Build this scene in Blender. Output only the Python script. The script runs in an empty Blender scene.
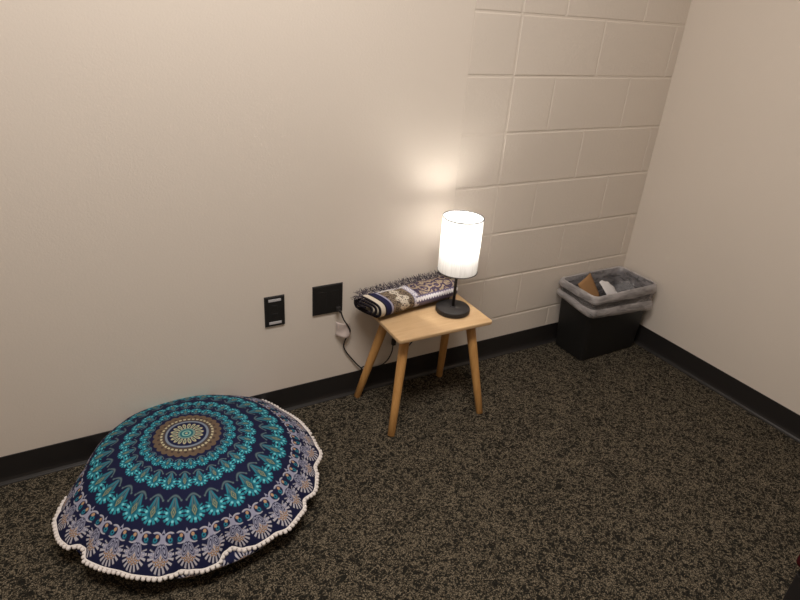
import bpy, bmesh, math, random
from math import sin, cos, pi, radians, sqrt, atan2
from mathutils import Vector, Matrix, noise as mnoise

S = bpy.context.scene
COL = S.collection
random.seed(7)

# ------------------------------------------------------------------ camera
cam_data = bpy.data.cameras.new('camera')
cam_data.sensor_width = 36.0
cam_data.lens = 587.822 / 800.0 * 36.0
cam_data.clip_start = 0.02
cam = bpy.data.objects.new('camera', cam_data)
COL.objects.link(cam)
RIGHT = Vector((0.87466582, -0.48037194, 0.06482674))
DOWN = Vector((-0.16528756, -0.42129761, -0.89173334))
FWD = Vector((0.45567502, 0.76925362, -0.44789413))
mw = Matrix((( RIGHT.x, -DOWN.x, -FWD.x, -1.44051),
             ( RIGHT.y, -DOWN.y, -FWD.y, -1.75304),
             ( RIGHT.z, -DOWN.z, -FWD.z, 1.39878),
             (0, 0, 0, 1)))
cam.matrix_world = mw
S.camera = cam

# ------------------------------------------------------------------ world, ceiling light, exposure
world = bpy.data.worlds.new('world')
S.world = world
world.use_nodes = True
world.node_tree.nodes['Background'].inputs[0].default_value = (1.0, 0.92, 0.85, 1)
world.node_tree.nodes['Background'].inputs[1].default_value = 0.05

def area(name, loc, aim, sx, sy, power, color):
    d = bpy.data.lights.new(name, 'AREA')
    d.shape = 'RECTANGLE'; d.size = sx; d.size_y = sy; d.energy = power; d.color = color
    o = bpy.data.objects.new(name, d); COL.objects.link(o)
    o.location = loc
    o.rotation_euler = (Vector(aim) - Vector(loc)).to_track_quat('-Z', 'Y').to_euler()
    return o
area('ceiling_panel_light', (-1.1, -1.1, 2.66), (-1.1, -1.1, 0), 1.2, 0.6, 47, (1.0, 0.935, 0.875))
BULB = 72.0

S.view_settings.view_transform = 'Standard'
S.view_settings.look = 'None'
S.view_settings.exposure = 0.12
S.view_settings.gamma = 1.0
S.view_settings.use_curve_mapping = False
S.cycles.use_denoising = True
S.cycles.max_bounces = 10
S.cycles.diffuse_bounces = 6
S.cycles.transparent_max_bounces = 24
S.cycles.caustics_reflective = False
S.cycles.caustics_refractive = False

# ------------------------------------------------------------------ node expressions
class F:
    """A float value inside a node tree; arithmetic on it adds Math nodes."""
    def __init__(self, nt, sock):
        self.nt, self.s = nt, sock
    def _m(self, op, *args, clamp=False):
        n = self.nt.nodes.new('ShaderNodeMath'); n.operation = op; n.use_clamp = clamp
        for i, a in enumerate((self,) + args):
            if isinstance(a, F): self.nt.links.new(a.s, n.inputs[i])
            else: n.inputs[i].default_value = float(a)
        return F(self.nt, n.outputs[0])
    def const(self, v):
        n = self.nt.nodes.new('ShaderNodeValue'); n.outputs[0].default_value = v
        return F(self.nt, n.outputs[0])
    def __add__(self, o): return self._m('ADD', o)
    __radd__ = __add__
    def __sub__(self, o): return self._m('SUBTRACT', o)
    def __rsub__(self, o): return self._m('MULTIPLY_ADD', -1.0, o)
    def __mul__(self, o): return self._m('MULTIPLY', o)
    __rmul__ = __mul__
    def __truediv__(self, o): return self._m('DIVIDE', o)
    def __neg__(self): return self._m('MULTIPLY', -1.0)
    def abs(self): return self._m('ABSOLUTE')
    def fract(self): return self._m('FRACT')
    def floor(self): return self._m('FLOOR')
    def sin(self): return self._m('SINE')
    def cos(self): return self._m('COSINE')
    def sqrt(self): return self._m('SQRT')
    def atan2(self, o): return self._m('ARCTAN2', o)
    def max(self, o): return self._m('MAXIMUM', o)
    def min(self, o): return self._m('MINIMUM', o)
    def madd(self, a, b): return self._m('MULTIPLY_ADD', a, b)
    def below(self, edge, soft):            # 1 where value < edge
        return self._m('MULTIPLY_ADD', -1.0 / soft, (edge / soft + 0.5) if not isinstance(edge, F) else edge * (1.0 / soft) + 0.5, clamp=True)
    def above(self, edge, soft):
        return self._m('MULTIPLY_ADD', 1.0 / soft, (-edge / soft + 0.5) if not isinstance(edge, F) else edge * (-1.0 / soft) + 0.5, clamp=True)
    def band(self, lo, hi, soft):
        return (self - (lo + hi) / 2).abs().below((hi - lo) / 2, soft)

def hyp(x, y): return (x * x + y * y).sqrt()

class Paint:
    def __init__(self, nt, base):
        self.nt = nt
        n = nt.nodes.new('ShaderNodeRGB'); n.outputs[0].default_value = (*base, 1)
        self.c = n.outputs[0]
    def over(self, mask, col):
        n = self.nt.nodes.new('ShaderNodeMix'); n.data_type = 'RGBA'
        self.nt.links.new(mask.s, n.inputs[0])
        self.nt.links.new(self.c, n.inputs[6])
        if isinstance(col, tuple): n.inputs[7].default_value = (*col, 1)
        else: self.nt.links.new(col, n.inputs[7])
        self.c = n.outputs[2]

def srgb(r, g, b):
    f = lambda c: (c / 255 / 12.92) if c <= 10 else ((c / 255 + 0.055) / 1.055) ** 2.4
    return (f(r), f(g), f(b))

def mat(name, color=(0.5, 0.5, 0.5), rough=0.6, spec=0.5, metal=0.0):
    m = bpy.data.materials.new(name); m.use_nodes = True
    b = m.node_tree.nodes['Principled BSDF']
    b.inputs['Base Color'].default_value = (*color, 1)
    b.inputs['Roughness'].default_value = rough
    b.inputs['Specular IOR Level'].default_value = spec
    b.inputs['Metallic'].default_value = metal
    return m, m.node_tree, b

def coords(nt, kind='Object'):
    return nt.nodes.new('ShaderNodeTexCoord').outputs[kind]

def mapped(nt, vec, scale):
    n = nt.nodes.new('ShaderNodeMapping'); n.inputs['Scale'].default_value = scale
    nt.links.new(vec, n.inputs['Vector']); return n.outputs[0]

def noise(nt, vec, scale, detail=2.0, rough=0.5, dist=0.0):
    n = nt.nodes.new('ShaderNodeTexNoise')
    n.inputs['Scale'].default_value = scale; n.inputs['Detail'].default_value = detail
    n.inputs['Roughness'].default_value = rough; n.inputs['Distortion'].default_value = dist
    nt.links.new(vec, n.inputs['Vector'])
    return F(nt, n.outputs[0])

def voronoi(nt, vec, scale, out='Distance', feature='F1', rnd=1.0):
    n = nt.nodes.new('ShaderNodeTexVoronoi'); n.feature = feature
    n.inputs['Scale'].default_value = scale; n.inputs['Randomness'].default_value = rnd
    nt.links.new(vec, n.inputs['Vector'])
    return n.outputs[out]

def bump(nt, b, h, strength, dist):
    n = nt.nodes.new('ShaderNodeBump'); n.inputs['Strength'].default_value = strength
    n.inputs['Distance'].default_value = dist
    nt.links.new(h.s if isinstance(h, F) else h, n.inputs['Height'])
    nt.links.new(n.outputs[0], b.inputs['Normal'])

def xyz(nt, vec):
    n = nt.nodes.new('ShaderNodeSeparateXYZ'); nt.links.new(vec, n.inputs[0])
    return [F(nt, o) for o in n.outputs]

# ------------------------------------------------------------------ mesh helpers
def obj(name, bm, m=None, parent=None, smooth=False, loc=None):
    me = bpy.data.meshes.new(name)
    bm.normal_update(); bm.to_mesh(me); bm.free()
    if smooth:
        for p in me.polygons: p.use_smooth = True
    o = bpy.data.objects.new(name, me); COL.objects.link(o)
    if m: me.materials.append(m)
    if parent: o.parent = parent
    if loc: o.location = loc
    return o

def tag(o, label, cat, group=None, kind=None):
    o['label'] = label; o['category'] = cat
    if group: o['group'] = group
    if kind: o['kind'] = kind
    return o

def struct(o): o['kind'] = 'structure'; return o

def empty(name, loc=(0, 0, 0), rz=0):
    o = bpy.data.objects.new(name, None); COL.objects.link(o)
    o.location = loc; o.rotation_euler = (0, 0, rz); o.empty_display_size = 0.05
    return o

def box(bm, c, s, bev=0.0, seg=2, rot=None):
    r = bmesh.ops.create_cube(bm, size=1.0)
    vs = r['verts']
    for v in vs:
        v.co = Vector((v.co.x * s[0], v.co.y * s[1], v.co.z * s[2]))
    if bev > 0:
        es = list({e for v in vs for e in v.link_edges})
        rb = bmesh.ops.bevel(bm, geom=es, offset=bev, segments=seg, affect='EDGES', profile=0.5)
        vs = list({v for f in rb['faces'] for v in f.verts} | {v for v in vs if v.is_valid})
    for v in vs:
        if rot: v.co = rot @ v.co
        v.co += Vector(c)
    return vs

def frame_for(d):
    d = d.normalized()
    a = Vector((0, 0, 1)) if abs(d.z) < 0.9 else Vector((1, 0, 0))
    x = d.cross(a).normalized(); return x, d.cross(x).normalized()

def tube(bm, pts, rad, seg=10, cap=True):
    pts = [Vector(p) for p in pts]
    rads = rad if isinstance(rad, (list, tuple)) else [rad] * len(pts)
    rings = []; x = None
    for i, p in enumerate(pts):
        d = (pts[min(i + 1, len(pts) - 1)] - pts[max(i - 1, 0)])
        if d.length < 1e-9: d = Vector((0, 0, 1))
        d.normalize()
        if x is None: x, y = frame_for(d)
        else:
            x = (x - d * x.dot(d))
            x = x.normalized() if x.length > 1e-6 else frame_for(d)[0]
            y = d.cross(x).normalized()
        rings.append([bm.verts.new(p + (x * cos(2 * pi * k / seg) + y * sin(2 * pi * k / seg)) * rads[i]) for k in range(seg)])
    for a, b in zip(rings, rings[1:]):
        for k in range(seg):
            bm.faces.new((a[k], a[(k + 1) % seg], b[(k + 1) % seg], b[k]))
    if cap:
        bm.faces.new(rings[0][::-1]); bm.faces.new(rings[-1])

def catmull(pts, n=8):
    P = [Vector(p) for p in pts]; P = [P[0] * 2 - P[1]] + P + [P[-1] * 2 - P[-2]]
    out = []
    for i in range(1, len(P) - 2):
        for k in range(n):
            t = k / n
            a, b, c, d = P[i - 1], P[i], P[i + 1], P[i + 2]
            out.append(0.5 * ((2 * b) + (c - a) * t + (2 * a - 5 * b + 4 * c - d) * t * t + (3 * b - a - 3 * c + d) * t ** 3))
    out.append(P[-2]); return out

def lathe(bm, prof, seg=48, c=(0, 0, 0)):
    """prof: list of (r, z); r == 0 makes a pole"""
    rings = []
    for r, z in prof:
        if r < 1e-6: rings.append([bm.verts.new((c[0], c[1], c[2] + z))])
        else: rings.append([bm.verts.new((c[0] + r * cos(2 * pi * k / seg), c[1] + r * sin(2 * pi * k / seg), c[2] + z)) for k in range(seg)])
    for a, b in zip(rings, rings[1:]):
        for k in range(seg):
            k2 = (k + 1) % seg
            if len(a) == 1 and len(b) == 1: continue
            if len(a) == 1: bm.faces.new((a[0], b[k2], b[k]))
            elif len(b) == 1: bm.faces.new((a[k], a[k2], b[0]))
            else: bm.faces.new((a[k], a[k2], b[k2], b[k]))
    bmesh.ops.recalc_face_normals(bm, faces=bm.faces)

def loft(bm, loops, closed=True):
    R = [[bm.verts.new(p) for p in l] for l in loops]
    for a, b in zip(R, R[1:]):
        n = len(a)
        for k in range(n if closed else n - 1):
            bm.faces.new((a[k], a[(k + 1) % n], b[(k + 1) % n], b[k]))
    return R

# ------------------------------------------------------------------ materials of the room
WALL = (0.70, 0.630, 0.556)
def wall_material(name, scale, strength, WALL):
    m, nt, b = mat(name, WALL, 0.55, 0.25)
    co = coords(nt)
    bump(nt, b, noise(nt, co, scale, 4, 0.6), strength, 0.002)
    p = Paint(nt, WALL)
    p.over(noise(nt, co, 3.0, 3) .madd(0.5, -0.1), tuple(c * 0.93 for c in WALL))
    nt.links.new(p.c, b.inputs['Base Color'])
    return m
M_DRY = wall_material('drywall_paint', 160, 0.22, WALL)
M_CMU = wall_material('block_paint', 90, 0.55, tuple(c * 0.965 for c in WALL))
m_ceil, _, _ = mat('ceiling_paint', (0.7, 0.68, 0.63), 0.9, 0.2)

def carpet_material():
    m, nt, b = mat('loop_pile_carpet', (0.1, 0.08, 0.06), 0.95, 0.08)
    co = coords(nt)
    n1 = noise(nt, co, 32, 1.0, 0.5, 1.0)
    n2 = noise(nt, mapped(nt, co, (1.0, 1.25, 1.0)), 50, 1.0, 0.5, 0.6)
    loops = F(nt, voronoi(nt, co, 310, 'Distance'))
    n = nt.nodes.new('ShaderNodeSeparateColor')
    nt.links.new(voronoi(nt, co, 310, 'Color'), n.inputs[0]); rnd = F(nt, n.outputs[0]); rnd2 = F(nt, n.outputs[1])
    ridge = 0.5 - ((n1 - 0.5).abs() * 3.4).min((n2 - 0.5).abs() * 4.4)
    k = ridge + (rnd - 0.5) * 0.44
    p = Paint(nt, (0.018, 0.0165, 0.0125))
    p.over(rnd2.above(0.62, 0.1) * 0.8, (0.020, 0.021, 0.017))
    p.over(k.above(0.32, 0.14), (0.142, 0.117, 0.081))
    p.over(k.above(0.45, 0.10) * rnd2.above(0.40, 0.2), (0.225, 0.187, 0.134))
    p.over(loops.above(0.50, 0.3) * 0.75, (0.012, 0.010, 0.008))
    nt.links.new(p.c, b.inputs['Base Color'])
    bump(nt, b, loops * -1.0 + k * 0.5, 0.5, 0.004)
    return m
M_CARPET = carpet_material()
M_BASE, nt_, b_ = mat('vinyl_cove_base', (0.0185, 0.0165, 0.0160), 0.38, 0.5)
bump(nt_, b_, noise(nt_, coords(nt_), 40, 3), 0.1, 0.002)

# ------------------------------------------------------------------ room shell
XC = 0.85; XL = -3.1; YF = -3.3; ZC = 2.7
def plane_box(name, lo, hi, m):
    bm = bmesh.new()
    box(bm, [(a + c) / 2 for a, c in zip(lo, hi)], [c - a for a, c in zip(lo, hi)])
    return struct(obj(name, bm, m))
plane_box('floor', (XL - .1, YF - .1, -0.1), (XC + .1, 0.1, 0), M_CARPET)
plane_box('ceiling', (XL - .1, YF - .1, ZC), (XC + .1, 0.1, ZC + .1), m_ceil)
plane_box('wall_right', (XC, YF, 0), (XC + .1, 0.1, ZC), M_DRY)
plane_box('wall_left', (XL - .1, YF, 0), (XL, 0.1, ZC), M_DRY)
plane_box('wall_front', (XL, YF - .1, 0), (XC, YF, ZC), M_DRY)

bm = bmesh.new()                                    # smooth plastered stretch, a hair proud of the blocks
XS = -0.198
box(bm, ((XL + XS) / 2, 0.049, ZC / 2), (XS - XL, 0.1, ZC), 0.002, 2)
struct(obj('wall_back', bm, M_DRY))

# painted block stretch: every joint is a real groove
Z7 = 0.1982
rows = [Z7 + 0.2 * k for k in range(-1, 14)]
rows[0] = -0.002
bm = bmesh.new()
box(bm, ((XS + XC) / 2, 0.0519, ZC / 2), (XC - XS, 0.1, ZC))
J = 0.0034
def block(x0, x1, z0, z1, dy=0.0):
    pr = [(0.0, 0.006), (0.0, 0.0013), (0.0026, 0.0), ]
    lo = [(x0, z0), (x1, z0), (x1, z1), (x0, z1)]
    loops = []
    for ins, y in pr:
        loops.append([(x0 + ins, y + dy, z0 + ins), (x1 - ins, y + dy, z0 + ins), (x1 - ins, y + dy, z1 - ins), (x0 + ins, y + dy, z1 - ins)])
    R = loft(bm, loops)
    bm.faces.new(R[-1])
rj = random.Random(3)
for i in range(len(rows) - 1):
    z0, z1 = rows[i] + J, min(rows[i + 1] - J, ZC)
    odd = (i % 2 == 0)                               # the course on the floor has its joint at 0.4
    xs = [0.0, 0.4, 0.8, XC] if odd else [0.0, 0.2, 0.6, XC]
    block(XS, 0.0 - J * 1.2, z0, z1, rj.uniform(-.0006, .0006))
    for a, c in zip(xs, xs[1:]):
        l = a + (J * 1.2 if a == 0 else J * 0.85); r = c - (J * 0.85 if c < XC else 0)
        block(l, r, z0, z1, rj.uniform(-.0006, .0006))
bmesh.ops.recalc_face_normals(bm, faces=bm.faces)
struct(obj('wall_back_block', bm, M_CMU))

def cove(name, p0, p1, nrm):
    """vinyl cove base: thin strip with a flared toe"""
    prof = [(0.0, 0.0975), (0.0018, 0.0985), (0.0030, 0.0970), (0.0032, 0.030), (0.0040, 0.018), (0.0065, 0.009), (0.0105, 0.0042), (0.0150, 0.0022), (0.0158, 0.0), (0.0, 0.0)]
    bm = bmesh.new()
    n = Vector(nrm)
    loops = [[Vector(p) + n * d + Vector((0, 0, z)) for d, z in prof] for p in (p0, p1)]
    R = loft(bm, loops)
    bm.faces.new(R[0]); bm.faces.new(R[-1][::-1])
    bmesh.ops.recalc_face_normals(bm, faces=bm.faces)
    o = struct(obj(name, bm, M_BASE)); return o
cove('baseboard_back', (XL, -0.001, 0), (XC, -0.001, 0), (0, -1, 0))
cove('baseboard_right', (XC - 0.0005, YF, 0), (XC - 0.0005, -0.001, 0), (-1, 0, 0))
cove('baseboard_left', (XL, YF, 0), (XL, -0.001, 0), (1, 0, 0))

# ------------------------------------------------------------------ floor pillow
def pillow_material():
    m, nt, b = mat('mandala_cotton', (0.02, 0.02, 0.05), 0.85, 0.15)
    n = nt.nodes.new('ShaderNodeUVMap'); n.uv_map = 'mandala'
    px, py, _ = xyz(nt, n.outputs[0])
    px, py = px - 0.5, py - 0.5
    px, py = px * 2.4, py * 2.4
    r = hyp(px, py); th = py.atan2(px)
    NAVY = (0.0085, 0.0105, 0.040)
    TEAL = (0.018, 0.170, 0.245); TEALD = (0.010, 0.085, 0.125); CYAN = (0.17, 0.55, 0.62)
    GREY = (0.085, 0.130, 0.150); OLIVE = (0.20, 0.215, 0.13); LACE = (0.27, 0.275, 0.37)
    WHITE = (0.42, 0.405, 0.45); PEACH = (0.40, 0.25, 0.15); BROWN = (0.115, 0.080, 0.055); CREAM = (0.42, 0.38, 0.25)
    P = Paint(nt, NAVY)
    # ---- heart of the mandala
    P.over(r.band(0.150, 0.200, 0.006), (0.012, 0.014, 0.04))
    a = (th * (26 / (2 * pi))).fract() - 0.5
    edge = (a * a) * -0.075 + 0.258
    P.over(r.above(0.168, 0.006) * (edge - r).above(0, 0.006), BROWN)
    P.over((hyp(a * 0.05, r - 0.213)).below(0.011, 0.005) * 0.9, (0.05, 0.035, 0.03))
    a2 = (th * (36 / (2 * pi))).fract() - 0.5
    P.over(r.band(0.166, 0.194, 0.005), (0.065, 0.05, 0.045))
    P.over(r.band(0.183, 0.199, 0.004) * a2.abs().below(0.30, 0.08), CREAM)
    P.over(r.band(0.146, 0.163, 0.004), (0.17, 0.20, 0.25))
    a3 = (th * (18 / (2 * pi))).fract() - 0.5
    petal = hyp(a3 * 0.036, (r - 0.094) * 0.42)
    P.over(petal.below(0.0132, 0.004), CREAM)
    P.over(petal.below(0.0075, 0.004), (0.10, 0.16, 0.12))
    P.over(r.below(0.064, 0.006), (0.15, 0.24, 0.21))
    P.over(r.below(0.050, 0.006), (0.012, 0.10, 0.13))
    P.over(r.band(0.022, 0.034, 0.006), (0.20, 0.38, 0.33))
    P.over(r.below(0.010, 0.006), CREAM)

    def cell(N, rm, ph=0.0):
        return ((th * (N / (2 * pi)) + ph).fract() - 0.5) * (2 * pi / N * rm)
    # ---- three teal rings of small fans, each larger than the last
    def fans(N, r0, r1, ph, dots):
        h = r1 - r0; rm = (r0 + r1) / 2
        x = cell(N, r0 + h * 0.62, ph); y = (r - r0) / h
        w = 2 * pi / N * (r0 + h * 0.62)
        X = x / w                                           # -0.5 .. 0.5 over one motif
        s = 0.05
        # moustache-shaped arch at the inner side
        arch = (y - (X.abs() * X.abs() * 1.3 + 0.02)).abs()
        P.over(arch.below(0.036, s) * X.abs().below(0.34, 0.05), GREY)
        P.over((hyp((X.abs() - 0.36), (y - 0.19) * (h / w))).below(0.055, 0.04), GREY)
        # paired leaves of the stem
        leaf = (X.abs() - (y - 0.02) * 0.50)
        P.over(leaf.below(0.06, 0.05) * y.band(0.09, 0.60, 0.05), TEALD)
        P.over(leaf.abs().below(0.040, 0.05) * y.band(0.09, 0.55, 0.06), TEAL)
        P.over(((X.abs() - (y - 0.02) * 0.22).abs()).below(0.030, 0.04) * y.band(0.09, 0.50, 0.06), GREY)
        # fan
        X2, Y2 = X * (w / h), y - 0.63
        d = hyp(X2, Y2); an = X2.atan2(Y2)
        R = 0.49 * w / h
        rays = (an * 14.0).cos().above(-0.35, 0.6)
        open_ = (Y2 + d * 0.62).above(0.0, 0.04)
        P.over(d.below(R * 0.72, s) * (Y2 + d * 0.85).above(0, 0.04), TEALD)
        P.over(d.band(R * 0.60, R * 1.00, s) * rays * open_, (0.026, 0.25, 0.32))
        P.over(d.band(R * 0.42, R * 0.56, s) * open_, TEAL)
        for k in range(dots):
            t = radians(-100 + 200 * k / (dots - 1))
            P.over(hyp(X2 - R * 0.66 * sin(t), Y2 - R * 0.66 * cos(t)).below(R * 0.125, 0.035), CYAN)
        dia = X2.abs() * 2.1 + (Y2 + 0.06).abs()
        P.over(dia.below(0.195, 0.04), OLIVE)
        P.over(dia.below(0.115, 0.04), TEALD)
        P.over(dia.below(0.06, 0.04), OLIVE)
    fans(24, 0.274, 0.354, 0.0, 3)
    fans(27, 0.382, 0.514, 0.35, 5)
    fans(30, 0.556, 0.758, 0.75, 5)
    # ---- lace ring: a chain of paired comma shapes
    N = 33; rl = 0.826
    x = cell(N, rl); y = r - rl; ax = x.abs(); w = 2 * pi / N * rl
    cx, cy = ax - w * 0.285, y
    e = hyp(cx, cy * 1.1)
    P.over(e.below(0.041, 0.006) * (1.0 - hyp(ax - w * 0.5, y - 0.004).below(0.033, 0.006)), LACE)
    P.over(hyp(cx - 0.004, cy - 0.012).below(0.019, 0.006), TEALD)
    P.over(hyp(cx + 0.008, cy + 0.010).below(0.015, 0.006), PEACH)
    P.over(e.below(0.029, 0.005), NAVY)
    P.over(hyp(cx - 0.004, cy - 0.010).band(0.006, 0.014, 0.005), TEAL)
    P.over(hyp(cx + 0.006, cy + 0.010).below(0.011, 0.005), PEACH)
    P.over((ax * 2.2 + (y + 0.024).abs()).below(0.030, 0.006), LACE)
    P.over(e.band(0.036, 0.041, 0.004) * (1.0 - hyp(ax - w * 0.5, y - 0.004).below(0.033, 0.006)), WHITE)
    P.over(hyp(x, y + 0.022).below(0.009, 0.005), NAVY)
    P.over(ax.below(0.016, 0.005) * y.band(-0.02, 0.035, 0.005), LACE)
    # ---- outer ring of large pale fans under paired leaves
    rf = 0.916
    x = cell(N, rf); y = r - rf; ax = x.abs(); w = 2 * pi / N * rf
    d = hyp(x * 0.94, y); an = x.atan2(y)
    opened = (y + d * 0.42).above(0.0, 0.008)
    wig = (an * 19.0).cos()
    P.over(d.band(0.050, 0.078, 0.005) * wig.above(0.0, 0.5) * opened, WHITE)
    P.over(d.below(0.050, 0.005) * opened, (0.085, 0.078, 0.10))
    chk = (an * 12.0).cos() * (d * 300.0).sin()
    P.over(d.band(0.016, 0.049, 0.005) * opened * chk.above(0.1, 0.5), PEACH)
    P.over(d.band(0.020, 0.052, 0.005) * opened * chk.below(-0.40, 0.3), WHITE)
    lx = ax - 0.020; ly = y + 0.024
    rx, ry = lx * 0.92 - ly * 0.40, lx * 0.40 + ly * 0.92
    lf = hyp(rx * 2.5, ry)
    P.over(lf.below(0.050, 0.006), LACE)
    P.over(lf.band(0.034, 0.041, 0.004), NAVY)
    P.over(lf.band(0.014, 0.024, 0.005), NAVY)
    P.over(hyp(ax - 0.060, y + 0.004).band(0.006, 0.013, 0.004), LACE)
    P.over((ax * 2.0 + (y - 0.004).abs()).below(0.020, 0.005), WHITE)
    P.over((ax * 2.0 + (y - 0.004).abs()).below(0.010, 0.005), PEACH)
    nt.links.new(P.c, b.inputs['Base Color'])
    weave = noise(nt, coords(nt), 420, 2)
    bump(nt, b, weave, 0.25, 0.001)
    return m
M_PILLOW = pillow_material()

RIM = [(7.4, .379), (24.7, .384), (44.7, .393), (70, .38), (95, .374), (115, .368), (126, .352), (138, .338), (150, .328), (163, .322), (169, .338), (174, .354), (180, .366), (185.6, .38), (197.5, .385), (203.0, .382), (206.1, .361), (209.4, .359), (214.4, .38), (221.1, .378), (229.1, .376), (236.2, .381), (245, .380), (250.0, .369), (253.1, .358), (256.7, .363), (262.4, .371), (267.1, .369), (271.3, .341), (274.8, .334), (279.2, .355), (284.6, .366), (292.6, .37), (298.0, .386), (310.0, .38), (316.0, .362), (323.2, .38), (332.8, .374), (337.3, .366), (347.6, .389), (353.5, .382)]
def rim_r(deg):
    deg %= 360
    pts = [(RIM[-1][0] - 360, RIM[-1][1])] + RIM + [(RIM[0][0] + 360, RIM[0][1])]
    for (a, ra), (c, rc) in zip(pts, pts[1:]):
        if a <= deg <= c:
            t = (deg - a) / (c - a); t = t * t * (3 - 2 * t)
            return ra + (rc - ra) * t
    return 0.377
PC = Vector((-1.255, -0.270, 0))
PZ = 0.072
def rim_pt(t):
    rr = rim_r(math.degrees(t))
    tuck = max(0.0, 1 - abs(math.degrees(t) % 360 - 150) / 34)
    z = PZ - 0.030 * tuck + 0.004 * sin(5 * t + 1) + 0.003 * sin(11 * t)
    return rr, z
def dome(t, q):
    """q in 0..1 from the centre to the seam"""
    rr, zr = rim_pt(t)
    w = max(0.0, (q - 0.62) / 0.38); w = w * w
    rad = q * (0.378 * (1 - w) + rr * w)
    z0 = PZ * (1 - w) + zr * w
    z = z0 + (0.221 - PZ) * max(0.0, 1 - q ** 2.05) ** 0.80
    z += 0.0022 * sin(3 * t + 7 * q) * q * (1 - q) * 4 + 0.0016 * sin(9 * t + 2) * q ** 4
    # pulled folds running in from the seam
    z += 0.004 * (rr - 0.374) / 0.02 * max(0, q - 0.75) / 0.25 * (1 - q) * 4
    return Vector((rad * cos(t) - 0.010 * (1 - q) + 0, rad * sin(t), z))
def underside(t, q):
    rr, zr = rim_pt(t)
    tk = max(0.0, 1 - abs(math.degrees(t) % 360 - 150) / 40)
    u = (1 - q) / 0.19
    if u >= 1:
        rad = 0.285 * q / 0.81 * (1 - 0.12 * tk); z = 0.0
    else:
        rad = (0.285 + 0.088 * (1 - u ** 2.6)) * (1 - 0.12 * tk)
        w = max(0.0, 1 - u / 0.22); w = w * w * (3 - 2 * w)
        rad = rad * (1 - w) + rr * w
        z = zr * (1 - u) ** 0.8
    return Vector((rad * cos(t), rad * sin(t), max(0.003, z)))
pillow = empty('floor_pillow', PC)
tag(pillow, 'large round blue mandala floor pillow with white pompom trim lying on the carpet', 'floor pillow')
def shell(name, fn, flip, parent):
    bm = bmesh.new(); uvl = bm.loops.layers.uv.new('mandala')
    NT, NR = 288, 64
    qs = [(k / NR) ** 0.9 for k in range(1, NR + 1)]
    c = bm.verts.new(fn(0, 0.0001))
    info = {c: (0, 0)}
    rings = []
    for q in qs:
        ring = []
        for k in range(NT):
            t = 2 * pi * k / NT
            v = bm.verts.new(fn(t, q)); ring.append(v)
            info[v] = (q * cos(t), q * sin(t))
        rings.append(ring)
    for k in range(NT):
        f = (c, rings[0][k], rings[0][(k + 1) % NT]); bm.faces.new(f[::-1] if flip else f)
    for a, d in zip(rings, rings[1:]):
        for k in range(NT):
            f = (a[k], d[k], d[(k + 1) % NT], a[(k + 1) % NT]); bm.faces.new(f[::-1] if flip else f)
    for f in bm.faces:
        for l in f.loops:
            x, y = info[l.vert]; l[uvl].uv = (x / 2.4 + 0.5, y / 2.4 + 0.5)
    return obj(name, bm, M_PILLOW, parent, True)
shell('cover_top', dome, False, pillow)
shell('cover_underside', underside, True, pillow)
# pompom trim along the seam
M_POM, nt_, b_ = mat('white_cotton_trim', (0.74, 0.69, 0.66), 0.95, 0.1)
bump(nt_, b_, noise(nt_, coords(nt_), 500, 3), 0.5, 0.002)
bm = bmesh.new()
cir = []
for k in range(1440):
    t = 2 * pi * k / 1440
    rr, z = rim_pt(t); cir.append(Vector((rr * cos(t), rr * sin(t), z)))
tube(bm, [c * 1.0 for c in cir[::4]] + [cir[0]], 0.0032, 6, False)
acc = 0.0; last = cir[0]
rp = random.Random(5)
for c in cir[1:] + [cir[0]]:
    acc += (c - last).length; last = c
    if acc >= 0.0125:
        acc = 0.0
        o = c + Vector((c.x, c.y, 0)).normalized() * 0.005 + Vector((0, 0, -0.002 + rp.uniform(-.001, .001)))
        s = rp.uniform(0.0056, 0.0066)
        vs = bmesh.ops.create_icosphere(bm, subdivisions=2, radius=s)['verts']
        for v in vs: v.co += o
obj('pompom_trim', bm, M_POM, pillow, True)

# ------------------------------------------------------------------ stool
def wood(name, col, dark, axis):
    m, nt, b = mat(name, col, 0.42, 0.35)
    co = coords(nt)
    sc = {'x': (2.2, 38, 38), 'z': (38, 38, 2.2)}[axis]
    v = mapped(nt, co, sc)
    g = noise(nt, v, 1.6, 5, 0.62, 0.6)
    g2 = noise(nt, mapped(nt, co, tuple(s * 4 for s in sc)), 2.0, 3)
    P = Paint(nt, col)
    P.over(g.above(0.52, 0.25) * 0.75, dark)
    P.over(g2.above(0.60, 0.2) * 0.25, tuple(c * 0.75 for c in dark))
    nt.links.new(P.c, b.inputs['Base Color'])
    bump(nt, b, g2, 0.08, 0.001)
    return m
M_TOP = wood('pale_oiled_wood', (0.56, 0.385, 0.215), (0.47, 0.30, 0.155), 'x')
M_LEG = wood('honey_wood', (0.53, 0.285, 0.098), (0.43, 0.215, 0.068), 'z')
TT = 0.385
stool = empty('wooden_stool', (-0.369, -0.160, 0))
tag(stool, 'small pale wooden stool with four splayed legs against the wall', 'stool')
SO = Vector((-0.369, -0.160, 0))
FL, FR = Vector((-0.560, -0.284, 0)), Vector((-0.169, -0.290, 0))
ex = (FR - FL).normalized(); ey = Vector((-ex.y, ex.x, 0)); WD = (FR - FL).length; DP = 0.262
bm = bmesh.new()
def rrect(w, d, r, inset=0.0, n=6):
    pts = []
    for cx, cy, a0 in ((w - r, d - r, 0), (r, d - r, 90), (r, r, 180), (w - r, r, 270)):
        for k in range(n + 1):
            a = radians(a0 + 90 * k / n); q = r - inset
            pts.append((cx + q * cos(a), cy + q * sin(a)))
    return pts
loops = []
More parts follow.
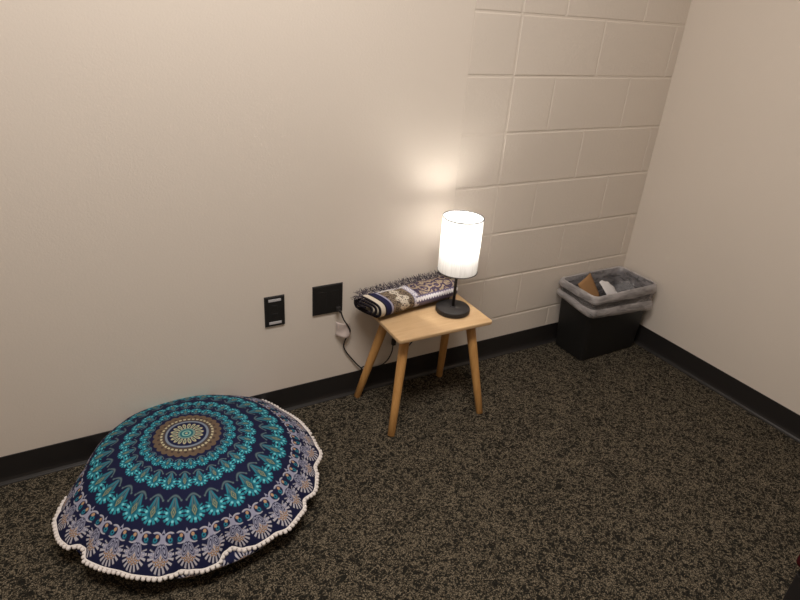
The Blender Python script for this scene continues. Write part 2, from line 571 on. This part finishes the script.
for ins, z in ((0.004, TT - 0.0145), (0.0012, TT - 0.0135), (0.0, TT - 0.011), (0.0, TT - 0.0035), (0.0012, TT - 0.001), (0.0035, TT)):
    loops.append([FL + ex * a + ey * c + Vector((0, 0, z)) - SO for a, c in rrect(WD, DP, 0.012, ins)])
R = loft(bm, loops); bm.faces.new(R[0][::-1]); bm.faces.new(R[-1])
bmesh.ops.recalc_face_normals(bm, faces=bm.faces)
obj('seat', bm, M_TOP, stool)
feet = [(-.578, -.303), (-.198, -.325), (-.206, -.041), (-.590, -.036)]
att = [(0.060, 0.065), (WD - 0.060, 0.065), (WD - 0.060, DP - 0.060), (0.060, DP - 0.060)]
for (fx, fy), (a, c) in zip(feet, att):
    bm = bmesh.new()
    top = FL + ex * a + ey * c + Vector((0, 0, TT - 0.013)) - SO
    bot = Vector((fx, fy, 0.0)) - SO
    pts = [bot + Vector((0, 0, 0.001)), bot.lerp(top, 0.008), bot.lerp(top, 0.3), bot.lerp(top, 0.7), top]
    tube(bm, pts, [0.0120, 0.0132, 0.0148, 0.0172, 0.0182], 20)
    bmesh.ops.recalc_face_normals(bm, faces=bm.faces)
    o = obj('leg', bm, M_LEG, stool, True)

# ------------------------------------------------------------------ table lamp
LX, LY = -0.268, -0.165
lamp = empty('table_lamp', (LX, LY, TT))
tag(lamp, 'lit table lamp with white drum shade and round black base on the stool', 'lamp')
M_BLK, nt_, b_ = mat('matte_black_metal', (0.018, 0.016, 0.016), 0.5, 0.4)
bump(nt_, b_, noise(nt_, coords(nt_), 300, 2), 0.05, 0.001)
bm = bmesh.new()
lathe(bm, [(0, 0.0005), (0.0615, 0.0005), (0.0635, 0.0020), (0.0640, 0.004), (0.0640, 0.0165), (0.0630, 0.0185), (0.0610, 0.0195), (0.012, 0.0198), (0.010, 0.0225), (0, 0.0225)], 72)
obj('base', bm, M_BLK, lamp, True).modifiers.new('edge', 'EDGE_SPLIT').split_angle = radians(35)
bm = bmesh.new(); tube(bm, [(0, 0, 0.021), (0, 0, 0.235)], 0.0055, 16); obj('pole', bm, M_BLK, lamp, True)
bm = bmesh.new()
lathe(bm, [(0, 0.228), (0.017, 0.228), (0.019, 0.232), (0.019, 0.262), (0.015, 0.268), (0, 0.268)], 24)
obj('socket', bm, M_BLK, lamp, True)
Z0, Z1, RS = 0.167, 0.370, 0.0715
# bulb
mb = bpy.data.materials.new('bulb_glow'); mb.use_nodes = True
ntb = mb.node_tree; ntb.nodes.remove(ntb.nodes['Principled BSDF'])
em = ntb.nodes.new('ShaderNodeEmission'); em.inputs[0].default_value = (1.0, 0.95, 0.87, 1); em.inputs[1].default_value = BULB
ntb.links.new(em.outputs[0], ntb.nodes['Material Output'].inputs[0])
bm = bmesh.new()
lathe(bm, [(0, 0.268), (0.012, 0.268), (0.014, 0.278), (0.022, 0.293), (0.028, 0.308), (0.0275, 0.322), (0.022, 0.333), (0.011, 0.340), (0, 0.342)], 24)
obj('bulb', bm, mb, lamp, True)
# shade: thin woven fabric on two wire rings
ms = bpy.data.materials.new('slub_linen_shade'); ms.use_nodes = True
nt = ms.node_tree; b = nt.nodes['Principled BSDF']
b.inputs['Base Color'].default_value = (0.82, 0.80, 0.77, 1); b.inputs['Roughness'].default_value = 0.9
b.inputs['Specular IOR Level'].default_value = 0.1
co = coords(nt)
slub = noise(nt, mapped(nt, co, (420, 420, 14)), 1.0, 3, 0.6)
P = Paint(nt, (0.69, 0.68, 0.67)); P.over(slub.above(0.56, 0.22) * 0.6, (0.46, 0.44, 0.43))
nt.links.new(P.c, b.inputs['Base Color'])
tr = nt.nodes.new('ShaderNodeBsdfTranslucent'); nt.links.new(P.c, tr.inputs[0])
mx = nt.nodes.new('ShaderNodeMixShader'); mx.inputs[0].default_value = 0.32
nt.links.new(b.outputs[0], mx.inputs[1]); nt.links.new(tr.outputs[0], mx.inputs[2])
nt.links.new(mx.outputs[0], nt.nodes['Material Output'].inputs[0])
bm = bmesh.new()
n = 96
loft(bm, [[(RS * cos(2 * pi * k / n), RS * sin(2 * pi * k / n), Z0 + (Z1 - Z0) * j / 8) for k in range(n)] for j in range(9)])
shade = obj('lamp_shade', bm, ms, lamp, True)
M_WIRE, _, _ = mat('grey_wire', (0.05, 0.045, 0.045), 0.5, 0.3)
for z in (Z1, Z0):
    bm = bmesh.new()
    tube(bm, [(RS * cos(2 * pi * k / 64), RS * sin(2 * pi * k / 64), z) for k in range(65)], 0.0021, 8, False)
    obj('shade_ring', bm, M_WIRE, shade, True)
for k in range(3):
    bm = bmesh.new()
    a = 2 * pi * k / 3 + 0.5
    tube(bm, [(0.016 * cos(a), 0.016 * sin(a), 0.264), (RS * 0.6 * cos(a), RS * 0.6 * sin(a), 0.264), (RS * 0.99 * cos(a), RS * 0.99 * sin(a), 0.262)], 0.0009, 6)
    obj('shade_spoke', bm, M_WIRE, shade, True)
# cord along the wall to the outlet
LO = Vector((LX, LY, TT))
cp = [(-.250, -.103, TT + .006), (-.232, -.080, TT + .0045), (-.196, -.046, TT + .0045), (-.190, -.022, TT + .003), (-.200, -.010, TT - .03), (-.275, -.012, .27), (-.36, -.014, .165), (-.405, -.018, .225), (-.424, -.020, .235), (-.432, -.022, .205),
      (-.4345, -.021, .165), (-.447, -.016, .128), (-.470, -.013, .1065), (-.505, -.014, .1035), (-.540, -.016, .108), (-.556, -.018, .122), (-.566, -.016, .113), (-.556, -.012, .104), (-.580, -.010, .132), (-.605, -.008, .166), (-.628, -.008, .200), (-.640, -.008, .230), (-.634, -.010, .258), (-.622, -.013, .282), (-.620, -.018, .300), (-.630, -.020, .322), (-.648, -.022, .352), (-.660, -.026, .382), (-.664, -.028, .392), (-.668, -.022, .398)]
bm = bmesh.new(); tube(bm, [p - LO for p in catmull(cp, 8)], 0.0026, 8); 
cord = obj('cord', bm, M_BLK, lamp, True)
bm = bmesh.new(); box(bm, Vector((-.430, -.022, .208)) - LO, (0.017, 0.015, 0.030), 0.004, 2)
obj('inline_switch', bm, M_BLK, cord)
bm = bmesh.new(); box(bm, Vector((-.669, -.0165, .399)) - LO, (0.018, 0.016, 0.018), 0.004, 2)
tube(bm, [Vector((-.668, -.020, .396)) - LO, Vector((-.664, -.028, .388)) - LO], [0.006, 0.0034], 10)
obj('plug', bm, M_BLK, cord)
# folded warning tag round the cord
mt_, nt, b = mat('tag_film', (0.70, 0.60, 0.56), 0.5, 0.3)
b.inputs['Alpha'].default_value = 0.72
bm = bmesh.new()
tl = []
for j in range(9):
    w = j / 8
    row = []
    for i in range(13):
        q = i / 12
        x = -0.676 + 0.058 * q + 0.004 * sin(w * 3)
        z = 0.345 - 0.058 * w - 0.018 * q
        y = -0.010 - 0.016 * sin(pi * q) * (0.6 + 0.4 * w) - 0.003 * sin(w * 5 + q * 4)
        row.append(Vector((x, y, z)) - LO)
    tl.append(row)
loft(bm, tl, False)
o = obj('cord_tag', bm, mt_, cord, True); o.modifiers.new('thick', 'SOLIDIFY').thickness = 0.0006
o['label'] = 'pale pinkish film tag folded round the cord'

# ------------------------------------------------------------------ wall plates
M_PLATE, nt_, b_ = mat('black_nylon_plate', (0.0125, 0.0118, 0.0115), 0.45, 0.4)
bump(nt_, b_, noise(nt_, coords(nt_), 250, 2), 0.06, 0.001)
M_SLOT, _, _ = mat('outlet_black', (0.009, 0.0085, 0.0085), 0.35, 0.45)
M_LBL, nt_, b_ = mat('grey_label_strip', (0.42, 0.41, 0.42), 0.4, 0.4)
v = mapped(nt_, coords(nt_), (420, 1, 260)); nz = noise(nt_, v, 1.0, 1)
P = Paint(nt_, (0.47, 0.46, 0.47)); P.over(nz.above(0.62, 0.1) * 0.35, (0.2, 0.2, 0.2)); nt_.links.new(P.c, b_.inputs['Base Color'])
def plate(root, w, h):
    bm = bmesh.new()
    loops = []
    for ins, y in ((0, 0.0), (0, -0.003), (0.0015, -0.0052), (0.004, -0.006)):
        loops.append([(-w / 2 + ins, y, -h / 2 + ins), (w / 2 - ins, y, -h / 2 + ins), (w / 2 - ins, y, h / 2 - ins), (-w / 2 + ins, y, h / 2 - ins)])
    R = loft(bm, loops); bm.faces.new(R[-1]); bm.faces.new(R[0])
    bmesh.ops.recalc_face_normals(bm, faces=bm.faces)
    return obj('plate', bm, M_PLATE, root)
dp = empty('data_plate', (-0.9015, -0.0015, 0.4295))
tag(dp, 'narrow black data wall plate with two grey label strips', 'wall plate')
plate(dp, 0.071, 0.115)
for s in (1, -1):
    bm = bmesh.new(); box(bm, (0.0, -0.0064, s * 0.0435), (0.044, 0.002, 0.0095), 0.0006, 1)
    o = obj('label_strip', bm, M_LBL, dp); o['label'] = 'light grey label strip'
    bm = bmesh.new(); box(bm, (0.0, -0.0056, s * 0.016), (0.018, 0.0016, 0.017), 0.0006, 1)
    obj('port_cover', bm, M_PLATE, dp)
op = empty('outlet_plate', (-0.7055, -0.0015, 0.439))
tag(op, 'wide square black outlet wall plate with a cord plugged in', 'wall plate')
plate(op, 0.115, 0.115)
for s in (1, -1):
    bm = bmesh.new(); box(bm, (s * 0.023, -0.0054, 0), (0.0335, 0.0020, 0.067), 0.0007, 1)
    f = obj('receptacle', bm, M_PLATE, op)
    for sz in (1, -1):
        bm = bmesh.new()
        for dx, hh in ((-.0063, .009), (.0063, .0075)):
            box(bm, (s * 0.023 + dx, -0.0062, sz * 0.018 + 0.003), (0.0016, 0.0008, hh))
        tube(bm, [(s * 0.023, -0.0060, sz * 0.018 - 0.007), (s * 0.023, -0.0067, sz * 0.018 - 0.007)], 0.0024, 10)
        obj('socket_slots', bm, M_BLK, f)

# ------------------------------------------------------------------ folded throw
def throw_material():
    m, nt, b = mat('woven_paisley_throw', (0.2, 0.18, 0.15), 0.92, 0.1)
    n = nt.nodes.new('ShaderNodeUVMap'); n.uv_map = 'cloth'
    vec = n.outputs[0]
    u, s, _ = xyz(nt, vec)
    wob = noise(nt, vec, 30, 2) - 0.5
    u2 = u + wob * 0.004
    TAUPE = (0.215, 0.165, 0.115); CREAM = (0.58, 0.52, 0.43); BLACK = (0.018, 0.015, 0.020)
    NAVY = (0.018, 0.019, 0.055); LAV = (0.30, 0.29, 0.38); PURP = (0.050, 0.036, 0.066)
    P = Paint(nt, TAUPE)
    sp = noise(nt, vec, 190, 1, 0.5, 1.2)
    P.over(sp.above(0.53, 0.06), (0.045, 0.033, 0.032))
    # scrolls on the main field
    vo = F(nt, voronoi(nt, vec, 30, 'Distance')) + noise(nt, vec, 42, 1) * 0.5
    scroll = (vo * 17.0).sin()
    field = u2.above(0.172, 0.002)
    P.over(field, (0.30, 0.235, 0.165))
    P.over(field * scroll.above(0.15, 0.4), PURP)
    P.over(field * noise(nt, vec, 150, 1).above(0.60, 0.06), (0.10, 0.075, 0.11))
    # pale branching leaf band
    lz = (u2 - 0.106).abs() - ((s * 190.0).sin() * 0.007 + (s * 80.0 + 1.0).sin() * 0.006 + 0.016)
    leafy = lz.below(0.0, 0.004)
    P.over(leafy, CREAM)
    P.over(leafy * noise(nt, vec, 165, 1, 0.5, 0.6).above(0.58, 0.05), (0.05, 0.036, 0.035))
    # zigzag border stripes
    zz = ((u2 - 0.162) * 260.0 + (((s * 75.0).fract() - 0.5).abs() * 4.0 - 1.0)).abs()
    P.over(u2.band(0.150, 0.174, 0.002), LAV)
    P.over(u2.band(0.154, 0.170, 0.002) * noise(nt, vec, 230, 1).above(0.48, 0.08), (0.72, 0.70, 0.74))
    lower = s.band(0.082, 0.112, 0.002) * u2.above(0.160, 0.002)
    P.over(lower, (0.13, 0.11, 0.18))
    z2 = (((u * 85.0).fract() - 0.5).abs() * 2.0 - (s - 0.088) * 90.0).abs()
    P.over(lower * s.band(0.087, 0.104, 0.002) * z2.below(0.75, 0.3), (0.75, 0.73, 0.76))
    P.over(s.band(0.112, 0.25, 0.002) * field, (0.16, 0.14, 0.19))
    upper = s.band(0.0, 0.022, 0.002) * u.band(0.028, 0.165, 0.002)
    P.over(upper, LAV)
    P.over(upper * noise(nt, vec, 210, 1).above(0.50, 0.07), (0.70, 0.66, 0.60))
    # plain bands by the selvedge
    P.over(u.below(0.057, 0.002), LAV)
    P.over(u.below(0.050, 0.002), NAVY)
    P.over(u.below(0.029, 0.002), BLACK)
    P.over(u.below(0.023, 0.002), CREAM)
    P.over(u.below(0.005, 0.002), BLACK)
    nt.links.new(P.c, b.inputs['Base Color'])
    bump(nt, b, noise(nt, vec, 700, 2) + sp * 0.4, 0.5, 0.002)
    return m
M_THROW = throw_material()
TL = 0.352
throw = empty('folded_throw', (-0.566, -0.086, TT), radians(7.5))
tag(throw, 'rolled paisley throw blanket with fringe lying behind the lamp on the stool', 'blanket')
TA, TB = 0.062, 0.039
TH = 0.0078
def roll(n, u):
    """n = turns from the outer edge, u = metres along the roll"""
    ph = radians(112) + 2 * pi * n            # runs over the top towards the room, down and under
    c, s_ = -cos(ph), sin(ph)
    a = TA - 0.0105 * n; bb = TB - 0.0100 * n
    a = max(a, 0.012); bb = max(bb, 0.004)
    e = 0.80
    y = a * math.copysign(abs(c) ** e, -cos(ph)) * -1
    z = bb * math.copysign(abs(s_) ** e, s_)
    return a, bb, y, z
bm = bmesh.new(); uvl = bm.loops.layers.uv.new('cloth')
NS, NU = 210, 60
TURNS = 3.15
grid = []; info = {}
# arc length
prev = None; sacc = 0.0
for i in range(NS + 1):
    nn = TURNS * i / NS
    ph = radians(70) + 2 * pi * nn
    a = max(TA - 0.0112 * nn, 0.012); bb = max(TB - 0.0098 * nn, 0.005)
    # ph measured in the (room-facing, up) plane: 90 deg = top, 180 deg = room side
    yy = a * math.copysign(abs(cos(ph)) ** 0.85, cos(ph))
    zz = bb * math.copysign(abs(sin(ph)) ** 0.85, sin(ph))
    p = Vector((yy, zz))
    if prev is not None: sacc += (p - prev).length
    prev = p
    row = []
    for k in range(NU + 1):
        u = TL * k / NU
        shift = (-0.0075 * nn + 0.004 * sin(3 * ph) - 0.046 * (0.5 + 0.38 * yy / TA + 0.28 * zz / TB)) * (1 - k / NU)
        lump = mnoise.noise(Vector((u * 9, yy * 14, zz * 14))) * 0.0035 + mnoise.noise(Vector((u * 26, yy * 30, zz * 30 + 5))) * 0.0012
        taper = 1.0 - 0.10 * (k / NU)
        k_in = 1 if nn < 1 else 0.4
        d = Vector((0, yy, zz)); dl = d.normalized() if d.length > 1e-6 else Vector((0, 0, 1))
        co_ = Vector((u + shift, yy, zz * taper)) + dl * lump * k_in
        co_.z = co_.z + TB + TH * 0.5 + 0.0005
        co_.z = max(co_.z, TH * 0.5 + 0.0008 + (0.0098 * nn * 0.9))
        v = bm.verts.new(co_); row.append(v); info[v] = (u, sacc)
    grid.append(row)
for a, d in zip(grid, grid[1:]):
    for k in range(NU):
        bm.faces.new((a[k], a[k + 1], d[k + 1], d[k]))
for f in bm.faces:
    for l in f.loops: l[uvl].uv = info[l.vert]
edge_pts = [v.co.copy() for v in grid[1]]
left_pts = [r[0].co.copy() for r in grid]
cl = obj('cloth', bm, M_THROW, throw, True)
sm = cl.modifiers.new('thick', 'SOLIDIFY'); sm.thickness = TH; sm.offset = 0
M_FR, nt_, b_ = mat('yarn_fringe', (0.14, 0.125, 0.13), 0.95, 0.05)
v = voronoi(nt_, coords(nt_), 220, 'Color')
n = nt_.nodes.new('ShaderNodeSeparateColor'); nt_.links.new(v, n.inputs[0])
P = Paint(nt_, (0.125, 0.11, 0.12)); P.over(F(nt_, n.outputs[0]).above(0.6, 0.1), (0.33, 0.29, 0.26)); P.over(F(nt_, n.outputs[1]).above(0.6, 0.1), (0.035, 0.030, 0.042))
nt_.links.new(P.c, b_.inputs['Base Color'])
bm = bmesh.new(); rf = random.Random(11)
for k in range(420):
    q = rf.random() * (NU - 1); i = int(q)
    p = edge_pts[i].lerp(edge_pts[i + 1], q - i) + Vector((0, 0, 0.004))
    a = rf.uniform(0.35, 1.25); L = rf.uniform(0.014, 0.030)
    d = Vector((rf.uniform(-0.7, 0.5), cos(a), sin(a) * 0.75)).normalized()
    pts = [p - Vector((0, 0.012, 0.001)), p, p + d * L * 0.5, p + d * L + Vector((rf.uniform(-.003, .003), 0.002, -0.004 * rf.random()))]
    tube(bm, pts, [0.0013, 0.0013, 0.0012, 0.0006], 5)
for k in range(11):                                     # loose threads at the open end
    p = left_pts[rf.randint(0, 4)] + Vector((0, 0.0, 0.0))
    L = rf.uniform(0.016, 0.036)
    d = Vector((-1, rf.uniform(-0.1, 0.7), rf.uniform(-0.25, 0.25))).normalized()
    tube(bm, [p + Vector((0.01, 0, 0)), p, p + d * L * 0.5, p + d * L + Vector((0, 0, -0.006))], [0.0014, 0.0013, 0.001, 0.0005], 5)
obj('fringe', bm, M_FR, throw, True)

# ------------------------------------------------------------------ waste basket
M_BIN, nt_, b_ = mat('black_plastic_bin', (0.0105, 0.0100, 0.0098), 0.48, 0.4)
bump(nt_, b_, noise(nt_, coords(nt_), 180, 3), 0.12, 0.001)
BC = Vector((0.632, -0.120, 0))
bot = (0.452, -0.206, 0.800, -0.028); top = (0.424, -0.230, 0.804, -0.020); HB = 0.342
def rloop(r, z, rad, n=6, grow=0.0):
    x0, y0, x1, y1 = r[0] - grow, r[1] - grow, r[2] + grow, r[3] + grow
    pts = []
    for cx, cy, a0 in ((x1 - rad, y1 - rad, 0), (x0 + rad, y1 - rad, 90), (x0 + rad, y0 + rad, 180), (x1 - rad, y0 + rad, 270)):
        for k in range(n + 1):
            a = radians(a0 + 90 * k / n)
            pts.append(Vector((cx + rad * cos(a), cy + rad * sin(a), z)) - BC)
    return pts
def rmix(t): return tuple(a + (c - a) * t for a, c in zip(bot, top))
basket = empty('waste_basket', BC)
tag(basket, 'black plastic rectangular waste basket standing in the room corner', 'waste basket')
bm = bmesh.new()
L = [rloop(rmix(0), 0.001, 0.018, grow=-0.004), rloop(rmix(0), 0.005, 0.02)]
L += [rloop(rmix(t), 0.005 + (HB - 0.005) * t, 0.02 + 0.004 * t) for t in (0.25, 0.5, 0.75, 0.955)]
L += [rloop(rmix(0.958), HB * 0.958, 0.026, grow=0.004), rloop(rmix(1), HB, 0.026, grow=0.004), rloop(rmix(1), HB, 0.024, grow=-0.002)]
L += [rloop(rmix(t), 0.008 + (HB - 0.008) * t, 0.02, grow=-0.0035) for t in (0.9, 0.4, 0.0)]
R = loft(bm, L); bm.faces.new(R[0][::-1]); bm.faces.new(R[-1])
bmesh.ops.recalc_face_normals(bm, faces=bm.faces)
obj('body', bm, M_BIN, basket, True).modifiers.new('edge', 'EDGE_SPLIT').split_angle = radians(40)

# bag
def film(name, lo, gain, col):
    mg = bpy.data.materials.new(name); mg.use_nodes = True
    nt = mg.node_tree; b = nt.nodes['Principled BSDF']
    b.inputs['Base Color'].default_value = (*col, 1); b.inputs['Roughness'].default_value = 0.30
    b.inputs['Specular IOR Level'].default_value = 0.45
    tl = nt.nodes.new('ShaderNodeBsdfTranslucent'); tl.inputs[0].default_value = (*col, 1)
    m1 = nt.nodes.new('ShaderNodeMixShader'); m1.inputs[0].default_value = 0.25
    nt.links.new(b.outputs[0], m1.inputs[1]); nt.links.new(tl.outputs[0], m1.inputs[2])
    tp = nt.nodes.new('ShaderNodeBsdfTransparent'); tp.inputs[0].default_value = (0.95, 0.94, 0.94, 1)
    m2 = nt.nodes.new('ShaderNodeMixShader')
    crease = noise(nt, mapped(nt, coords(nt), (1, 1, 3.5)), 12, 3, 0.6, 0.8)
    nt.links.new(crease.madd(gain, lo)._m('MULTIPLY', 1.0, clamp=True).s, m2.inputs[0])
    nt.links.new(tp.outputs[0], m2.inputs[1]); nt.links.new(m1.outputs[0], m2.inputs[2])
    nt.links.new(m2.outputs[0], nt.nodes['Material Output'].inputs[0])
    bump(nt, b, noise(nt, mapped(nt, coords(nt), (1, 1, 2.5)), 26, 3, 0.6, 1.0), 0.5, 0.006)
    return mg
FILM_IN = film('bag_film', -0.05, 0.9, (0.60, 0.57, 0.59))
FILM_GATHERED = film('bag_film_gathered', -0.05, 1.2, (0.70, 0.66, 0.66))
FILM_SINGLE = film('bag_film_single', -0.10, 0.70, (0.62, 0.59, 0.60))
bag = empty('bin_liner', BC)
tag(bag, 'cloudy translucent plastic bag lining the basket and folded over its rim', 'bin liner')
def baglp(t, z, grow, rad, amp, seed, hem=None):
    pts = rloop(rmix(t), z, rad, n=10, grow=grow)
    # densify the straight runs
    out = []
    for i, p in enumerate(pts):
        q = pts[(i + 1) % len(pts)]
        n = max(1, int((q - p).length / 0.012))
        for k in range(n): out.append(p.lerp(q, k / n))
    return out
def fixn(pts, N=150):
    cum = [0]
    for i in range(len(pts)): cum.append(cum[-1] + (pts[(i + 1) % len(pts)] - pts[i]).length)
    T = cum[-1]; res = []; j = 0
    for k in range(N):
        d = T * k / N
        while cum[j + 1] < d: j += 1
        f = (d - cum[j]) / max(1e-9, cum[j + 1] - cum[j])
        res.append(pts[j].lerp(pts[(j + 1) % len(pts)], f))
    return res
def wrinkle(pts, amp, seed, vert=0.0):
    o = []
    for p in pts:
        d = Vector((p.x, p.y, 0)).normalized()
        n1 = mnoise.noise(Vector((p.x * 22, p.y * 22, seed))) + 0.5 * mnoise.noise(Vector((p.x * 50, p.y * 50, seed + 9)))
        n2 = mnoise.noise(Vector((p.x * 16 + 4, p.y * 16, seed * 2 + 3)))
        o.append(p + d * amp * n1 + Vector((0, 0, vert * n2)))
    return o
def hemdrop(p):
    """the hem hangs lower at the right front, higher at the left"""
    q = p + BC
    t = min(1.0, max(0.0, (q.x - 0.43) / 0.38))
    front = min(1.0, max(0.0, (-0.05 - q.y) / 0.15))
    return front * (0.016 + 0.030 * t)
bm = bmesh.new()
spec = [  # (t, z, grow, amp, seed, vert)
    (0.10, 0.050, -0.010, 0.004, 1.0, 0.006), (0.35, 0.125, -0.009, 0.005, 1.6, 0.0), (0.60, 0.205, -0.008, 0.005, 2.2, 0), (0.80, 0.272, -0.008, 0.004, 2.8, 0),
    (0.93, 0.318, -0.007, 0.003, 3.2, 0.0), (1.0, HB + 0.003, -0.002, 0.0012, 3.5, 0.002), (1.0, HB + 0.0065, 0.004, 0.001, 3.6, 0.002), (1.0, HB + 0.002, 0.0095, 0.0015, 3.8, 0.003),
    (1.0, HB - 0.012, 0.0130, 0.002, 4.1, 0.004), (0.97, HB - 0.024, 0.0125, 0.002, 4.3, 0.004), (0.97, HB - 0.031, 0.0085, 0.0018, 4.4, 0.003),
    (0.95, HB - 0.040, 0.0062, 0.0014, 4.6, 0.003), (0.93, HB - 0.048, 0.0070, 0.0015, 4.8, 0.003),
    (0.92, HB - 0.054, 0.0125, 0.0022, 4.9, 0.004), (0.90, HB - 0.066, 0.0160, 0.0028, 5.1, 0.004), (0.88, HB - 0.076, 0.0135, 0.0025, 5.3, 0.004), (0.88, HB - 0.080, 0.0090, 0.002, 5.4, 0.004)]
loops = []
for t, z, g, amp, sd, vt in spec:
    lp = wrinkle(fixn(baglp(t, z, g, 0.024, amp, sd)), amp, sd, vt)
    if z < HB and t >= 0.88 and g > 0:
        f = (HB - z) / 0.078
        lp = [p - Vector((0, 0, hemdrop(p) * f)) for p in lp]
    loops.append(lp)
R = loft(bm, loops)
cc = bm.verts.new(Vector((0, 0, 0.042)))
for k in range(len(R[0])): bm.faces.new((R[0][(k + 1) % len(R[0])], R[0][k], cc))
bmesh.ops.recalc_face_normals(bm, faces=bm.faces)
for f in bm.faces:
    f.material_index = f.material_index
me_bag = obj('bag', bm, FILM_IN, bag, True)
me_bag.data.materials.append(FILM_GATHERED); me_bag.data.materials.append(FILM_SINGLE)
NB = len(loops[0])
for p in me_bag.data.polygons:
    band = p.index // NB
    if p.index < NB * (len(loops) - 1):
        p.material_index = 0 if band < 5 else (2 if 9 <= band <= 11 else 1)

# rubbish in the bag
M_CARD, nt_, b_ = mat('brown_cardboard', (0.33, 0.185, 0.085), 0.85, 0.15)
bump(nt_, b_, noise(nt_, mapped(nt_, coords(nt_), (1, 1, 30)), 8, 2), 0.2, 0.001)
def sheet(name, corners, th, m, label, cat, bend=0.0, n=8):
    bm = bmesh.new(); c = [Vector(p) for p in corners]
    ctr = sum(c, Vector()) / 4
    nr = (c[1] - c[0]).cross(c[3] - c[0]).normalized()
    rows_ = []
    for j in range(n + 1):
        a = c[0].lerp(c[3], j / n); d = c[1].lerp(c[2], j / n)
        rows_.append([a.lerp(d, i / n) + nr * bend * sin(pi * i / n) * (0.5 + 0.5 * j / n) - ctr for i in range(n + 1)])
    loft(bm, rows_, False)
    o = obj(name, bm, m, None, True, loc=ctr)
    md = o.modifiers.new('thick', 'SOLIDIFY'); md.thickness = th
    tag(o, label, cat); return o
sheet('cardboard_flap', [(0.500, -0.150, 0.245), (0.600, -0.110, 0.262), (0.562, -0.055, 0.364), (0.450, -0.098, 0.346)], 0.004, M_CARD, 'brown cardboard scrap sticking up in the lined waste basket', 'cardboard', 0.006)
M_PAPER, nt_, b_ = mat('white_paper', (0.74, 0.72, 0.72), 0.8, 0.2)
bm = bmesh.new()                                        # a torn round paper plate piece
fan = []
for k in range(15):
    a = radians(-4 + 100 * k / 14)
    fan.append((a, 0.088 + 0.003 * sin(k * 1.7)))
rows_ = [[Vector((cos(a) * r * q, 0.010 * q * q, sin(a) * r * q)) for a, r in fan] for q in (0.02, 0.35, 0.7, 0.88, 1.0)]
loft(bm, rows_, False)
o = obj('paper_plate_piece', bm, M_PAPER, None, True, loc=(0.622, -0.138, 0.260))
o.rotation_euler = (radians(-38), 0, radians(8)); o.modifiers.new('thick', 'SOLIDIFY').thickness = 0.0012
tag(o, 'white rounded paper scrap in the bin right of the cardboard', 'paper')
mc = bpy.data.materials.new('clear_film'); mc.use_nodes = True
nt = mc.node_tree; b = nt.nodes['Principled BSDF']
b.inputs['Base Color'].default_value = (0.8, 0.8, 0.82, 1); b.inputs['Roughness'].default_value = 0.08; b.inputs['Specular IOR Level'].default_value = 0.9
tp = nt.nodes.new('ShaderNodeBsdfTransparent'); m2 = nt.nodes.new('ShaderNodeMixShader'); m2.inputs[0].default_value = 0.10
nt.links.new(tp.outputs[0], m2.inputs[1]); nt.links.new(b.outputs[0], m2.inputs[2]); nt.links.new(m2.outputs[0], nt.nodes['Material Output'].inputs[0])
bm = bmesh.new(); bmesh.ops.create_icosphere(bm, subdivisions=4, radius=1.0)
for v in bm.verts:
    c = v.co.copy(); k = 1 + 0.28 * mnoise.noise(c * 2.3) - 0.30 * abs(mnoise.noise(c * 4.1 + Vector((3, 1, 2)))) + 0.12 * mnoise.noise(c * 9)
    v.co = Vector((c.x * 0.042, c.y * 0.042, c.z * 0.050)) * k
obj_ = obj('clear_wrapper', bm, mc, None, False, loc=(0.745, -0.122, 0.272))
tag(obj_, 'crumpled clear plastic wrapper at the right side of the bin', 'plastic wrapper')
# ------------------------------------------------------------------ chair at the right edge
M_RED, nt_, b_ = mat('maroon_upholstery', (0.050, 0.006, 0.008), 0.9, 0.1)
bump(nt_, b_, noise(nt_, coords(nt_), 350, 2), 0.4, 0.001)
chair = empty('chair', (-0.034, -1.668, 0))
tag(chair, 'dark maroon chair with black legs at the lower right edge', 'chair')
bm = bmesh.new(); box(bm, (0, 0, 0.450), (0.47, 0.46, 0.060), 0.012, 4); obj('seat', bm, M_RED, chair, True)
bm = bmesh.new(); box(bm, (0, 0, 0.409), (0.446, 0.440, 0.022), 0.003, 1); obj('seat_frame', bm, M_BLK, chair)
for sx in (-1, 1):
    for sy in (-1, 1):
        bm = bmesh.new()
        box(bm, (sx * 0.206, sy * 0.203, 0.1995), (0.035, 0.035, 0.397), 0.004, 2)
        obj('leg', bm, M_BLK, chair)
bm = bmesh.new(); box(bm, (0.245, 0, 0.70), (0.05, 0.45, 0.30), 0.02, 3); obj('backrest', bm, M_RED, chair, True)
for sy in (-1, 1):
    bm = bmesh.new(); box(bm, (0.238, sy * 0.16, 0.485), (0.018, 0.03, 0.15), 0.003, 1); obj('back_post', bm, M_BLK, chair)
